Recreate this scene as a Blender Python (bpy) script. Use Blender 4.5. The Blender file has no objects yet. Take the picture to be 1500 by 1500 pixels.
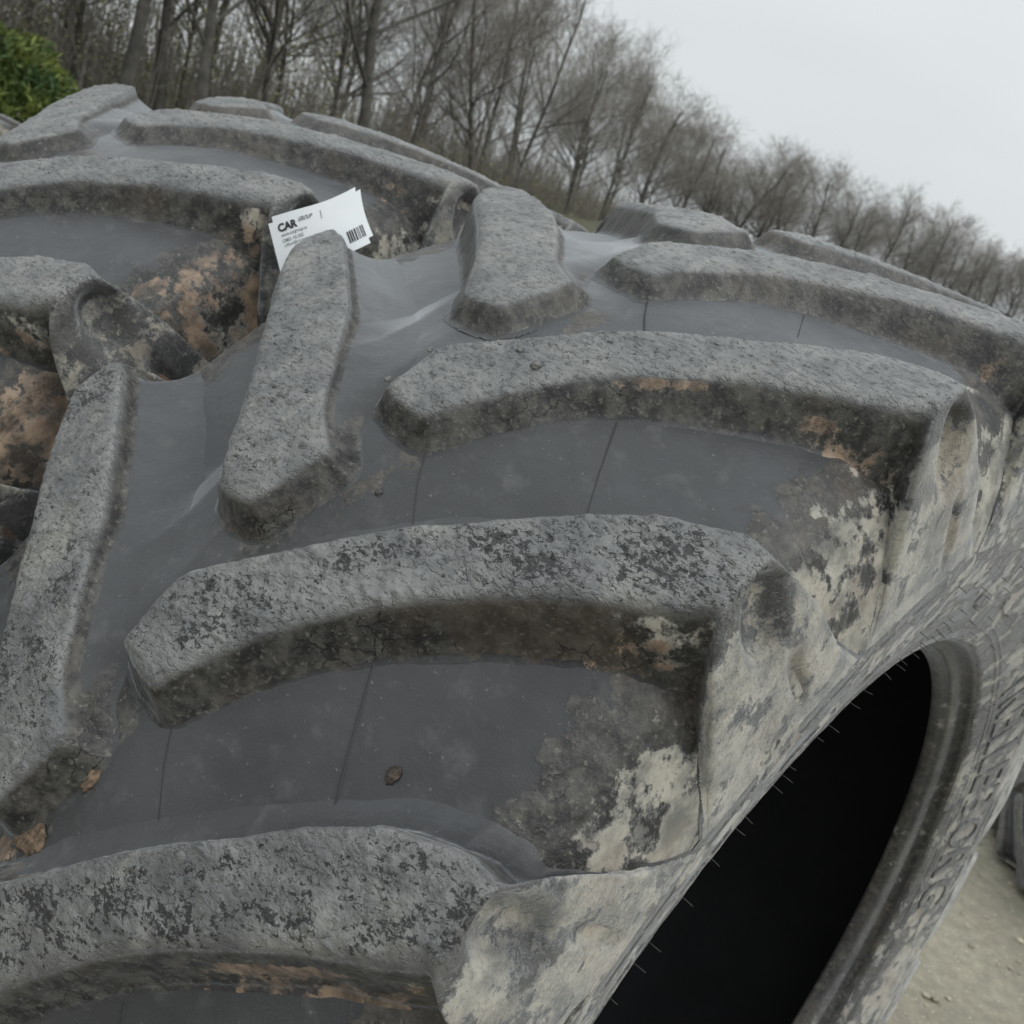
import bpy, math, random
import numpy as np
from mathutils import Matrix, Vector, Euler

# ------------------------------------------------------------------ camera, world, sun
scene = bpy.context.scene
COL = scene.collection
R0 = 0.95                       # tread radius at the crown (m)
HUB = np.array([0.0, 0.0, 0.935])
CAMC = np.array([0.5586, -1.1411, 0.9205]) + HUB
RC = np.array([[0.70631662, 0.64871232, 0.28335342],
               [0.40954437, -0.04797997, -0.91102762],
               [-0.57739955, 0.75951975, -0.29956553]])
F_PX = 1510.0
cam_d = bpy.data.cameras.new('camera'); cam = bpy.data.objects.new('camera', cam_d); COL.objects.link(cam)
U_, S_, Vt_ = np.linalg.svd(RC); RC = U_ @ Vt_
M = np.eye(4); M[:3, 0] = RC[0]; M[:3, 1] = -RC[1]; M[:3, 2] = -RC[2]; M[:3, 3] = CAMC
cam.matrix_world = Matrix(M.tolist())
cam_d.sensor_width = 36.0; cam_d.lens = 36.0 * F_PX / 1500.0
cam_d.clip_start = 0.02; cam_d.clip_end = 3000
cam_d.dof.use_dof = True; cam_d.dof.focus_distance = 0.72; cam_d.dof.aperture_fstop = 15.0
scene.camera = cam

world = bpy.data.worlds.new('World'); scene.world = world; world.use_nodes = True
nt = world.node_tree; nt.nodes.clear()
wo = nt.nodes.new('ShaderNodeOutputWorld'); bg = nt.nodes.new('ShaderNodeBackground')
sky = nt.nodes.new('ShaderNodeTexSky'); sky.sky_type = 'NISHITA'; sky.sun_disc = False
SUN_EL, SUN_ROT = math.radians(46), math.radians(85)
sky.sun_elevation = SUN_EL; sky.sun_rotation = SUN_ROT; sky.air_density = 1.0; sky.dust_density = 4.0
hs = nt.nodes.new('ShaderNodeHueSaturation'); hs.inputs['Saturation'].default_value = 0.10
nt.links.new(sky.outputs[0], hs.inputs['Color'])
tc = nt.nodes.new('ShaderNodeTexCoord'); mp = nt.nodes.new('ShaderNodeMapping'); mp.inputs['Scale'].default_value = (1, 1, 3.2)
nz = nt.nodes.new('ShaderNodeTexNoise'); nz.inputs['Scale'].default_value = 1.5; nz.inputs['Detail'].default_value = 4; nz.inputs['Roughness'].default_value = .45
cr = nt.nodes.new('ShaderNodeValToRGB')
cr.color_ramp.elements[0].position = .32; cr.color_ramp.elements[0].color = (6.15, 6.65, 6.85, 1)
cr.color_ramp.elements[1].position = .68; cr.color_ramp.elements[1].color = (7.45, 7.85, 7.95, 1)
nt.links.new(tc.outputs['Generated'], mp.inputs[0]); nt.links.new(mp.outputs[0], nz.inputs['Vector']); nt.links.new(nz.outputs[0], cr.inputs[0])
mx = nt.nodes.new('ShaderNodeMixRGB'); mx.inputs[0].default_value = .90      # overcast layer over the clear sky
nt.links.new(hs.outputs[0], mx.inputs[1]); nt.links.new(cr.outputs[0], mx.inputs[2])
# an overcast sky is brighter overhead than at the horizon
sz = nt.nodes.new('ShaderNodeSeparateXYZ'); nt.links.new(tc.outputs['Generated'], sz.inputs[0])
pw = nt.nodes.new('ShaderNodeMath'); pw.operation = 'POWER'; pm = nt.nodes.new('ShaderNodeMath'); pm.operation = 'MAXIMUM'; pm.inputs[1].default_value = 0
nt.links.new(sz.outputs[2], pm.inputs[0]); nt.links.new(pm.outputs[0], pw.inputs[0]); pw.inputs[1].default_value = 2.0
ma = nt.nodes.new('ShaderNodeMath'); ma.operation = 'MULTIPLY_ADD'; nt.links.new(pw.outputs[0], ma.inputs[0]); ma.inputs[1].default_value = 1.35; ma.inputs[2].default_value = 1.0
vs = nt.nodes.new('ShaderNodeVectorMath'); vs.operation = 'SCALE'; nt.links.new(mx.outputs[0], vs.inputs[0]); nt.links.new(ma.outputs[0], vs.inputs['Scale'])
nt.links.new(vs.outputs[0], bg.inputs[0]); bg.inputs[1].default_value = 0.10
nt.links.new(bg.outputs[0], wo.inputs[0])

sun_d = bpy.data.lights.new('sun', 'SUN'); sun_d.energy = 0.65; sun_d.angle = math.radians(30); sun_d.color = (1, .97, .92)
sun = bpy.data.objects.new('sun', sun_d); COL.objects.link(sun)
sd = Vector((math.sin(SUN_ROT) * math.cos(SUN_EL), math.cos(SUN_ROT) * math.cos(SUN_EL), math.sin(SUN_EL)))
sun.rotation_euler = sd.to_track_quat('Z', 'Y').to_euler()
scene.view_settings.view_transform = 'Standard'; scene.view_settings.look = 'None'
scene.view_settings.exposure = 0.08; scene.view_settings.gamma = 1.0; scene.view_settings.use_curve_mapping = False
scene.render.resolution_x = scene.render.resolution_y = 1024
scene.render.engine = 'CYCLES'

# ------------------------------------------------------------------ helpers
def mesh_obj(name, verts, faces, mat=None, parent=None, smooth=True, attrs=None, loc=None):
    me = bpy.data.meshes.new(name)
    verts = np.asarray(verts, dtype=np.float32)
    if isinstance(faces, np.ndarray):
        n, k = faces.shape
        me.vertices.add(len(verts)); me.vertices.foreach_set('co', verts.ravel())
        me.loops.add(n * k); me.loops.foreach_set('vertex_index', faces.astype(np.int32).ravel())
        me.polygons.add(n); me.polygons.foreach_set('loop_start', np.arange(0, n * k, k, dtype=np.int32))
        me.update(calc_edges=True)
    else:
        me.from_pydata([tuple(v) for v in verts], [], faces); me.update()
    if smooth: me.polygons.foreach_set('use_smooth', np.ones(len(me.polygons), dtype=bool))
    if attrs:
        for k_, a in attrs.items():
            at = me.attributes.new(k_, 'FLOAT', 'POINT'); at.data.foreach_set('value', np.asarray(a, dtype=np.float32).ravel())
    if mat: me.materials.append(mat)
    o = bpy.data.objects.new(name, me); COL.objects.link(o)
    if parent: o.parent = parent
    if loc is not None: o.location = loc
    return o

def empty(name, loc=(0, 0, 0)):
    o = bpy.data.objects.new(name, None); COL.objects.link(o); o.location = loc; o.empty_display_size = .2
    return o

def tag(o, label=None, cat=None, group=None, kind=None):
    if label: o['label'] = label
    if cat: o['category'] = cat
    if group: o['group'] = group
    if kind: o['kind'] = kind
    return o

_rs = np.random.RandomState(7)
TAB = _rs.rand(256, 256).astype(np.float32)
def vn(x, y, seed=0):
    x = np.asarray(x) + seed * 17.31; y = np.asarray(y) + seed * 5.77
    xi = np.floor(x).astype(int); yi = np.floor(y).astype(int)
    fx = x - xi; fy = y - yi; fx = fx * fx * (3 - 2 * fx); fy = fy * fy * (3 - 2 * fy)
    a = TAB[xi & 255, yi & 255]; b = TAB[(xi + 1) & 255, yi & 255]; c = TAB[xi & 255, (yi + 1) & 255]; d = TAB[(xi + 1) & 255, (yi + 1) & 255]
    return (a + (b - a) * fx) * (1 - fy) + (c + (d - c) * fx) * fy
def fbm(x, y, seed=0, oct=4):
    s = 0; a = .5; t = 0
    for i in range(oct):
        s = s + a * vn(x * 2 ** i, y * 2 ** i, seed + i * 3); t += a; a *= .5
    return s / t
def sstep(a, b, x):
    t = np.clip((x - a) / (b - a), 0, 1); return t * t * (3 - 2 * t)

# ------------------------------------------------------------------ materials
class NT:
    def __init__(s, name):
        s.m = bpy.data.materials.new(name); s.m.use_nodes = True; s.t = s.m.node_tree; s.n = s.t.nodes
        s.bsdf = s.n['Principled BSDF']; s.out = s.n['Material Output']
    def new(s, ty, **kw):
        n = s.n.new(ty)
        for k, v in kw.items(): setattr(n, k, v)
        return n
    def link(s, a, b): s.t.links.new(a, b)
    def put(s, inp, v):
        if hasattr(v, 'is_linked') or hasattr(v, 'links'): s.link(v, inp)
        else: inp.default_value = v
    def math(s, op, a, b=0.0, c=None, clamp=False):
        n = s.new('ShaderNodeMath', operation=op); n.use_clamp = clamp
        s.put(n.inputs[0], a); s.put(n.inputs[1], b)
        if c is not None: s.put(n.inputs[2], c)
        return n.outputs[0]
    def mix(s, f, a, b, ty='MIX'):
        n = s.new('ShaderNodeMixRGB', blend_type=ty); s.put(n.inputs[0], f)
        for i, v in ((1, a), (2, b)):
            if isinstance(v, tuple): v = (*v, 1) if len(v) == 3 else v
            s.put(n.inputs[i], v)
        return n.outputs[0]
    def noise(s, vec, scale, detail=3, rough=.55, dist=0.0):
        n = s.new('ShaderNodeTexNoise'); s.put(n.inputs['Vector'], vec); n.inputs['Scale'].default_value = scale
        n.inputs['Detail'].default_value = detail; n.inputs['Roughness'].default_value = rough; n.inputs['Distortion'].default_value = dist
        return n.outputs[0]
    def ramp(s, f, a, b):
        n = s.new('ShaderNodeMapRange'); n.interpolation_type = 'SMOOTHSTEP'; s.put(n.inputs[0], f)
        s.put(n.inputs[1], a); s.put(n.inputs[2], b); return n.outputs[0]
    def attr(s, name): return s.new('ShaderNodeAttribute', attribute_name=name).outputs['Fac']
    def coords(s, rnd=True, scale=None):
        t = s.new('ShaderNodeTexCoord').outputs['Object']
        if rnd:
            oi = s.new('ShaderNodeObjectInfo').outputs['Random']
            v = s.new('ShaderNodeVectorMath', operation='ADD'); s.link(t, v.inputs[0])
            c = s.new('ShaderNodeCombineXYZ')
            s.link(s.math('MULTIPLY', oi, 13.0), c.inputs[0]); s.link(s.math('MULTIPLY', oi, 7.0), c.inputs[1])
            s.link(c.outputs[0], v.inputs[1]); t = v.outputs[0]
        if scale:
            m = s.new('ShaderNodeMapping'); s.link(t, m.inputs[0]); m.inputs['Scale'].default_value = scale; t = m.outputs[0]
        return t
    def voro(s, vec, scale, rnd=1.0):
        n = s.new('ShaderNodeTexVoronoi'); s.put(n.inputs['Vector'], vec); n.inputs['Scale'].default_value = scale; n.inputs['Randomness'].default_value = rnd
        return n

def rubber_material():
    k = NT('weathered_rubber'); co = k.coords(True)
    top = k.attr('top'); wall = k.attr('wall'); mud = k.attr('mud'); pit = k.attr('pit')
    big = k.noise(co, 9, 4, .6); mid = k.noise(co, 38, 5, .62); fine = k.noise(co, 230, 3, .6); vf = k.noise(co, 800, 2, .5)
    # smooth moulded floor
    floor = k.mix(k.ramp(big, .35, .7), (.026, .0265, .028), (.043, .044, .0465))
    floor = k.mix(k.math('MULTIPLY', k.ramp(mid, .52, .75), .6), floor, (.09, .09, .09))
    spk = k.ramp(fine, .66, .74)
    floor = k.mix(k.math('MULTIPLY', spk, .5), floor, (.20, .20, .19))
    # worn dusty lug faces
    t1 = k.mix(k.ramp(k.noise(co, 24, 6, .58), .28, .74), (.072, .073, .073), (.178, .177, .168))
    t1 = k.mix(k.math('MULTIPLY', k.ramp(big, .5, .72), .65), t1, (.25, .24, .205))
    t1 = k.mix(k.math('MULTIPLY', k.ramp(fine, .46, .64), .22), t1, (.035, .035, .036))
    st = k.noise(k.coords(True, (1, .16, .16)), 55, 4, .6, .3); t1 = k.mix(k.math('MULTIPLY', k.ramp(st, .56, .68), .42), t1, (.25, .243, .22))
    sg_ = k.noise(k.coords(True, (.2, 1, 1)), 42, 4, .6, .5); t1 = k.mix(k.math('MULTIPLY', k.ramp(sg_, .52, .68), .5), t1, (.045, .046, .047))
    # crumbs and pits
    dv = k.new('ShaderNodeVectorMath', operation='ADD')
    nn = k.new('ShaderNodeTexNoise'); k.link(co, nn.inputs['Vector']); nn.inputs['Scale'].default_value = 210; nn.inputs['Detail'].default_value = 3
    sc = k.new('ShaderNodeVectorMath', operation='SCALE'); k.link(nn.outputs['Color'], sc.inputs[0]); sc.inputs['Scale'].default_value = .0075
    k.link(co, dv.inputs[0]); k.link(sc.outputs[0], dv.inputs[1])
    mpn = k.new('ShaderNodeMapping'); k.link(dv.outputs[0], mpn.inputs[0]); mpn.inputs['Scale'].default_value = (.42, .8, .8); mpn.inputs['Rotation'].default_value = (.3, .1, .25)
    dens = k.ramp(k.noise(co, 20, 4, .65), .28, .66)
    pd = k.math('MULTIPLY', dens, pit)
    pn = k.noise(mpn.outputs[0], 400, 3, .6, .4); pn2 = k.noise(mpn.outputs[0], 200, 4, .68, .8)
    th1 = k.math('SUBTRACT', .70, k.math('MULTIPLY', pd, .150)); th2 = k.math('SUBTRACT', .72, k.math('MULTIPLY', pd, .150))
    p1 = k.ramp(k.math('SUBTRACT', pn, th1), -.008, .02); p2 = k.ramp(k.math('SUBTRACT', pn2, th2), -.006, .015)
    pits = k.math('MAXIMUM', p1, p2)
    pits = k.math('MULTIPLY', pits, top)
    t1 = k.mix(k.math('MULTIPLY', pits, .95), t1, (.012, .012, .012))
    # side walls of the lugs: grime, brown scuffs
    w1 = k.mix(k.ramp(k.noise(co, 60, 7, .7), .38, .64), (.016, .016, .015), (.080, .075, .066))
    w1 = k.mix(k.math('MULTIPLY', k.ramp(fine, .55, .72), .5), w1, (.22, .20, .17))
    w1 = k.mix(k.math('MULTIPLY', k.ramp(k.noise(co, 6, 5, .65), .50, .60), .40), w1, (.085, .062, .045))
    cv = k.new('ShaderNodeTexVoronoi', feature='DISTANCE_TO_EDGE'); k.link(dv.outputs[0], cv.inputs['Vector']); cv.inputs['Scale'].default_value = 48
    crack = k.math('MULTIPLY', k.math('LESS_THAN', cv.outputs['Distance'], .022), k.ramp(k.noise(co, 17, 2, .5), .53, .58))
    w1 = k.mix(k.math('MULTIPLY', crack, .9), w1, (.008, .008, .008))
    # dried mud with torn edges
    jag = k.noise(co, 30, 8, .70); str_ = k.noise(k.coords(True, (1, .35, .35)), 70, 5, .65)
    th = k.math('SUBTRACT', 1.02, mud)
    mm = k.math('ADD', k.math('MULTIPLY', jag, .75), k.math('MULTIPLY', big, .25))
    mmask = k.ramp(k.math('SUBTRACT', k.math('ADD', k.math('MULTIPLY', k.math('SUBTRACT', mm, .5), 2.2), .5), th), -.045, .065)
    mmask = k.math('MULTIPLY', mmask, k.math('GREATER_THAN', mud, .01))
    mudc = k.mix(k.ramp(str_, .35, .65), (.145, .141, .128), (.41, .385, .325))
    mudc = k.mix(k.math('MULTIPLY', k.ramp(k.noise(co, 11, 3, .5), .5, .66), .4), mudc, (.36, .29, .22))
    mudc = k.mix(k.math('MULTIPLY', k.ramp(fine, .52, .7), .4), mudc, (.13, .125, .115))
    wj = k.ramp(k.math('ADD', wall, k.math('MULTIPLY', k.math('SUBTRACT', k.noise(co, 55, 7, .72), .5), 1.5)), .36, .50); wj = k.math('MULTIPLY', wj, k.ramp(wall, .015, .05)); c = k.mix(wj, floor, w1); c = k.mix(top, c, t1); c = k.mix(mmask, c, mudc)
    scf = k.attr('scuff'); smask = k.ramp(k.math('ADD', k.math('MULTIPLY', k.math('SUBTRACT', jag, .5), 1.6), scf), .46, .54)
    smask = k.math('MULTIPLY', smask, k.math('GREATER_THAN', scf, .02))
    c = k.mix(smask, c, k.mix(k.ramp(str_, .35, .65), (.085, .062, .046), (.30, .215, .15)))
    k.link(c, k.bsdf.inputs['Base Color'])
    ro = k.math('ADD', k.math('MULTIPLY', top, .06), .36)
    ro = k.math('ADD', ro, k.math('MULTIPLY', wall, .12)); ro = k.math('ADD', ro, k.math('MULTIPLY', k.math('SUBTRACT', mid, .5), .55))
    ro = k.math('ADD', ro, k.math('MULTIPLY', mmask, .3), clamp=True)
    k.link(ro, k.bsdf.inputs['Roughness'])
    k.link(k.math('ADD', .5, k.math('MULTIPLY', k.math('MULTIPLY', top, k.math('SUBTRACT', 1.0, pits)), .45)), k.bsdf.inputs['Specular IOR Level']); k.bsdf.inputs['IOR'].default_value = 1.5
    k.bsdf.inputs['Diffuse Roughness'].default_value = .3
    k.bsdf.inputs['Sheen Roughness'].default_value = .36; k.bsdf.inputs['Sheen Tint'].default_value = (.92, .95, 1, 1)
    k.link(k.math('SUBTRACT', 1.0, k.math('MULTIPLY', k.math('MAXIMUM', wall, top), .88), clamp=True), k.bsdf.inputs['Sheen Weight'])
    # relief
    h = k.math('MULTIPLY', fine, k.math('ADD', k.math('MULTIPLY', top, .30), .10))
    h = k.math('ADD', h, k.math('MULTIPLY', k.noise(co, 90, 4, .65), k.math('ADD', k.math('MULTIPLY', top, .38), k.math('MULTIPLY', wall, .42))))
    h = k.math('ADD', h, k.math('MULTIPLY', vf, .08))
    cs = k.coords(True, (.55, 1, 1)); crumb = k.ramp(k.noise(cs, 240, 3, .6, .4), .54, .66); flake = k.ramp(k.noise(cs, 75, 4, .65, .3), .50, .60)
    h = k.math('ADD', h, k.math('MULTIPLY', k.math('ADD', k.math('MULTIPLY', crumb, .42), k.math('MULTIPLY', flake, .16)), top))
    fsc = k.noise(k.coords(True, (1, .12, .12)), 260, 3, .6); h = k.math('ADD', h, k.math('MULTIPLY', k.ramp(fsc, .60, .75), .022))
    h = k.math('SUBTRACT', h, k.math('MULTIPLY', pits, .6)); h = k.math('ADD', h, k.math('MULTIPLY', mmask, .45))
    b = k.new('ShaderNodeBump'); b.inputs['Distance'].default_value = .0030; b.inputs['Strength'].default_value = 1.0
    k.link(h, b.inputs['Height']); k.link(b.outputs[0], k.bsdf.inputs['Normal'])
    return k.m
RUB = rubber_material()

def simple(name, col, rough=.7, scale=20, var=.25, bump=0, metal=0):
    k = NT(name); co = k.coords(False); n = k.noise(co, scale, 5, .6)
    a = tuple(x * (1 - var) for x in col); b = tuple(min(1, x * (1 + var)) for x in col)
    k.link(k.mix(k.ramp(n, .3, .7), a, b), k.bsdf.inputs['Base Color']); k.bsdf.inputs['Roughness'].default_value = rough
    if bump:
        bb = k.new('ShaderNodeBump'); bb.inputs['Distance'].default_value = bump; k.link(n, bb.inputs['Height']); k.link(bb.outputs[0], k.bsdf.inputs['Normal'])
    return k.m
LINER = simple('inner_liner_rubber', (.012, .012, .014), .75, 8, .3)
PAPER = simple('label_paper', (.74, .76, .78), .6, 30, .02)
INK = simple('black_print', (.02, .02, .022), .6)
INK2 = simple('grey_print', (.16, .16, .17), .6)
SEAM = simple('dark_seam_rubber', (.018, .018, .019), .6)
HAIR = simple('whisker_rubber', (.05, .048, .045), .6)

# ------------------------------------------------------------------ tyre profile (s across, r radius); v = running parameter
def smooth_curve(pts, width):
    p = np.array(pts, float); v = np.arange(-.03, p[-1, 0] + .03, .0005)
    out = []
    n = max(1, int(width / .0005)); ker = np.hanning(n + 2)[1:-1]; ker /= ker.sum()
    for c in (1, 2):
        y = np.interp(v, p[:, 0], p[:, c])
        # linear extrapolation at the ends
        y = np.where(v < p[0, 0], p[0, c] + (v - p[0, 0]) * (p[1, c] - p[0, c]) / (p[1, 0] - p[0, 0]), y)
        y = np.where(v > p[-1, 0], p[-1, c] + (v - p[-1, 0]) * (p[-1, c] - p[-2, c]) / (p[-1, 0] - p[-2, 0]), y)
        yp = np.pad(y, (n, n), mode='edge'); yp = np.convolve(yp, ker, 'same')[n:-n]
        y = np.where((v > n * .0006 - .03) & (v < v[-1] - n * .0006), yp, y); out.append(y)
    return v, out[0], out[1]
def rtop(s): return R0 - .4538 * s * s + 1.346 * (s / .33) ** 4 * .02
BASE_R = smooth_curve([(-.4, -.4, .84)] [:0] + [(0, 0, .918), (.05, .05, .9165), (.1, .1, .910), (.17, .17, .893), (.262, .262, .872), (.295, .291, .850), (.32, .308, .828), (.345, .3205, .800), (.372, .327, .770), (.40, .329, .742)], .0045)
BASE_L = smooth_curve([(0, 0, .918), (.05, .05, .916), (.1, .1, .907), (.135, .135, .889), (.2, .2, .880), (.29, .29, .866), (.31, .305, .850), (.33, .315, .825), (.345, .3205, .800), (.372, .327, .770), (.40, .329, .742)], .010)
TOP = smooth_curve([(s, s, rtop(s)) for s in (0, .05, .1, .15, .2, .25, .29, .309)] + [(.314, .3125, .9235), (.33, .3185, .900), (.36, .3275, .836), (.385, .3305, .775), (.40, .3292, .742)], .004)
def swell(th): return .0125 * sstep(-.92, -.50, th) * sstep(1.6, 1.2, th)      # the carcass stands fuller over the crown of the tyre
def fade(v): return sstep(.325, .285, np.abs(v))
def curve(cv, v):
    a = np.abs(v); return np.sign(v) * np.interp(a, cv[0], cv[1]), np.interp(a, cv[0], cv[2])

PITCH = 2 * math.pi / 22; DEL = -.1496; RR = .93
OUT_R = [(-.016, -.100), (.008, -.108), (.037, -.111), (.056, -.076), (.090, -.021), (.135, .034), (.190, .084), (.240, .122), (.285, .148), (.309, .168),
         (.325, .150), (.355, .128), (.39, .112), (.43, .10), (.43, .36), (.39, .315), (.345, .268), (.311, .231), (.285, .234), (.237, .214), (.190, .173), (.107, .093), (.034, .013), (-.017, -.036)]
OUT_L = [(-.002, -.028), (.006, -.064), (.016, -.100), (.042, -.104), (.064, -.098), (.108, -.040), (.150, .004), (.200, .053), (.250, .100), (.290, .142), (.314, .172),
         (.325, .160), (.355, .138), (.39, .12), (.43, .11), (.43, .36), (.39, .315), (.345, .268), (.311, .231), (.285, .224), (.206, .166), (.14, .113), (.086, .053), (.042, .001)]
def chaikin(p, q=.18):
    o = []
    for i in range(len(p)):
        a = np.array(p[i]); b = np.array(p[(i + 1) % len(p)]); o += [a + (b - a) * q, b + (a - b) * q]
    return np.array(o)
def sdf(poly, X, Y):
    d = np.full(X.shape, 1e9); inside = np.zeros(X.shape, bool)
    for i in range(len(poly)):
        ax, ay = poly[i]; bx, by = poly[(i + 1) % len(poly)]
        ex, ey = bx - ax, by - ay; L = ex * ex + ey * ey + 1e-15
        t = np.clip(((X - ax) * ex + (Y - ay) * ey) / L, 0, 1)
        d = np.minimum(d, np.hypot(X - ax - t * ex, Y - ay - t * ey))
        c = ((ay > Y) != (by > Y)); xx = ex * (Y - ay) / (ey if abs(ey) > 1e-12 else 1e-12) + ax
        inside ^= c & (X < xx)
    return np.where(inside, -d, d)
WX = np.array([-.030, -.015, -.0095, -.0055, -.002, .001, .004, .007, .0105, .014, .0175, .0205, .025, .05])
WY = np.array([1, 1, .990, .965, .915, .83, .69, .52, .31, .135, .035, -.004, -.05, -.25])
# leading flank: a low crisp step, then a long hollow ramp down to the floor
LX = np.array([-.030, -.007, -.003, -.0012, .0, .0012, .0024, .004, .008, .014, .022, .031, .040, .050, .08])
LY = np.array([1, 1, .99, .96, .90, .78, .68, .63, .54, .415, .27, .145, .05, -.02, -.25])
LXR = np.array([-.030, -.006, -.003, -.0012, .0, .0015, .003, .0045, .006, .010, .015, .021, .027, .033, .06])
LYR = np.array([1, 1, .99, .96, .90, .72, .50, .34, .27, .20, .13, .06, .005, -.04, -.25])
LEAD = dict(R=([-.05, .0, .045, .08, .135, .19, .24, .285, .33, .45], [-.072, -.068, -.03, .02, .072, .128, .168, .192, .200, .22], 1.0),
            L=([-.05, .0, .035, .07, .11, .15, .20, .25, .30, .45], [-.06, -.06, -.05, -.01, .035, .063, .107, .150, .196, .22], 1.25))
OUTP = {}
for sd_, o_ in (('R', OUT_R), ('L', OUT_L)):
    q_ = np.array(o_, float); q_[:, 1] *= RR; OUTP[sd_] = chaikin(q_, .09)

ENDMUD = [.56]
def lug_mesh(side, res, seed, rough=1.0, pit=1.0, scuff_fn=None, th_off=None):
    poly = OUTP[side]; lead = LEAD[side]; sg = 1 if side == 'R' else -1
    base = BASE_R if side == 'R' else BASE_L
    x = np.arange(-.05, .405, res); y = np.arange(-.15, .355, res)
    X, Y = np.meshgrid(x, y, indexing='ij')
    wob = (fbm(X * 28, Y * 28, seed, 3) - .5) * .0030 * rough + (fbm(X * 110, Y * 110, seed + 9, 3) - .5) * .0016 * rough
    D = sdf(poly, X, Y); Dw = D + wob
    # the far (leading) flank has a broader fillet than the near one
    wl = sstep(-.004, .018, Y - np.interp(X, lead[0], np.array(lead[1]) * RR)) * sstep(.335, .285, X) * (sstep(.005, .05, X) if side == 'L' else sstep(-.01, .04, X))
    Dl = np.where(Dw > 0, (D + (Dw - D) * sstep(.012, .003, D)) / lead[2], Dw); Dl = np.where((Dw > 0) & (Dw < .004), Dw, np.maximum(Dl, np.minimum(Dw, .004)))
    H = np.interp(Dw, WX, WY) * (1 - wl) + np.interp(Dl, LX if side == 'L' else LXR, LY if side == 'L' else LYR) * wl
    vv = X; TH = Y / RR
    bs, br = curve(base, vv); ts, tr = curve(TOP, vv)
    if th_off is not None: br = br + swell(TH + th_off) * fade(vv)
    # noise relief on the worn face (metres)
    n1 = (fbm(X * 14, Y * 14, seed + 1, 3) - .5) * .0045
    n2 = (fbm(X * 75, Y * 75, seed + 2, 3) - .5) * .0017
    n3 = (fbm(X * 260, Y * 260, seed + 4, 2) - .5) * .0010
    cr_ = np.clip(vn(X * 170, Y * 170, seed + 6) - .72, 0, 1) * .0065
    topw = sstep(.80, .985, H) * sstep(.325, .305, vv)
    nn = (n1 + n2 * (.35 + .65 * topw) + (n3 + cr_) * topw) * rough
    # hollows in the outer end face
    e1 = ((Y - .195) * .8 + (vv - .338) * .5) ** 2 / .019 ** 2 + ((vv - .338) * .9 - (Y - .195) * .3) ** 2 / .017 ** 2
    e2 = ((Y - .225) * .55 + (vv - .376) * .8) ** 2 / .017 ** 2 + ((vv - .376) * .6 - (Y - .225) * .75) ** 2 / .0075 ** 2
    dent = .021 * np.exp(-e1 ** 2 * .9) + .008 * np.exp(-e2 ** 1.5)
    S = bs + (ts - bs) * H - dent * sstep(.3, .8, H) + nn * sstep(.30, .33, vv) * .8
    Rr = br + (tr - br) * H + nn * (1 - .7 * sstep(.30, .33, vv)) * sstep(.02, .3, H)
    P = np.stack([sg * S, Rr * np.sin(TH), Rr * np.cos(TH)], -1)
    idx = np.arange(X.size).reshape(X.shape)
    k = (H > -.03) & (D < .1)
    kc = k[:-1, :-1] & k[1:, :-1] & k[1:, 1:] & k[:-1, 1:]
    q = np.stack([idx[:-1, :-1][kc], idx[1:, :-1][kc], idx[1:, 1:][kc], idx[:-1, 1:][kc]], -1)
    if sg < 0: q = q[:, ::-1]
    used = np.unique(q); mp_ = np.full(X.size, -1); mp_[used] = np.arange(len(used)); q = mp_[q]
    f = lambda a: a.ravel()[used]
    top = sstep(.80, .95, H) * (1 - wl * sstep(.0, .001, Dw)) * sstep(.335, .312, vv - .006 * (fbm(X * 60, Y * 60, seed + 3) - .5))
    wall = sstep(.0, .12, H) * (1 - top) * (1 - wl * sstep(.0045, .007, Dw))
    wall = np.maximum(wall, wl * sstep(.0002, .001, Dw) * sstep(.0065, .004, Dw))
    wall = np.maximum(wall, (1 - wl) * sstep(.034, .014, Dw) * sstep(.20, .02, H) * .42 * (X < .27))
    scuff = .40 * sstep(.17, .26, vv) * sstep(.33, .30, vv) * (1 - wl) * sstep(.002, .008, Dw) * (1 if side == 'R' else .6)
    if scuff_fn: scuff = np.maximum(scuff, scuff_fn(vv, Y, Dw))
    endf = sstep(.318, .34, vv)
    mud = np.clip(endf * ENDMUD[0] + sstep(.20, .30, vv) * wall * (1 - endf) * .34, 0, 1) * (H > .02) + wall * .10
    edge = .35 + .65 * sstep(-.002, -.016, D + (fbm(X * 50, Y * 50, seed + 21, 3) - .5) * .02)
    pitm = np.clip(edge * pit * (.55 + .9 * fbm(X * 10, Y * 10, seed + 11, 2)), 0, 1.6)
    return P.reshape(-1, 3)[used], q, dict(top=f(np.maximum(top, endf * .45 * (H > .3))), wall=f(wall * (1 - endf * .85)), mud=f(mud), pit=f(pitm), scuff=f(scuff))

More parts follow.
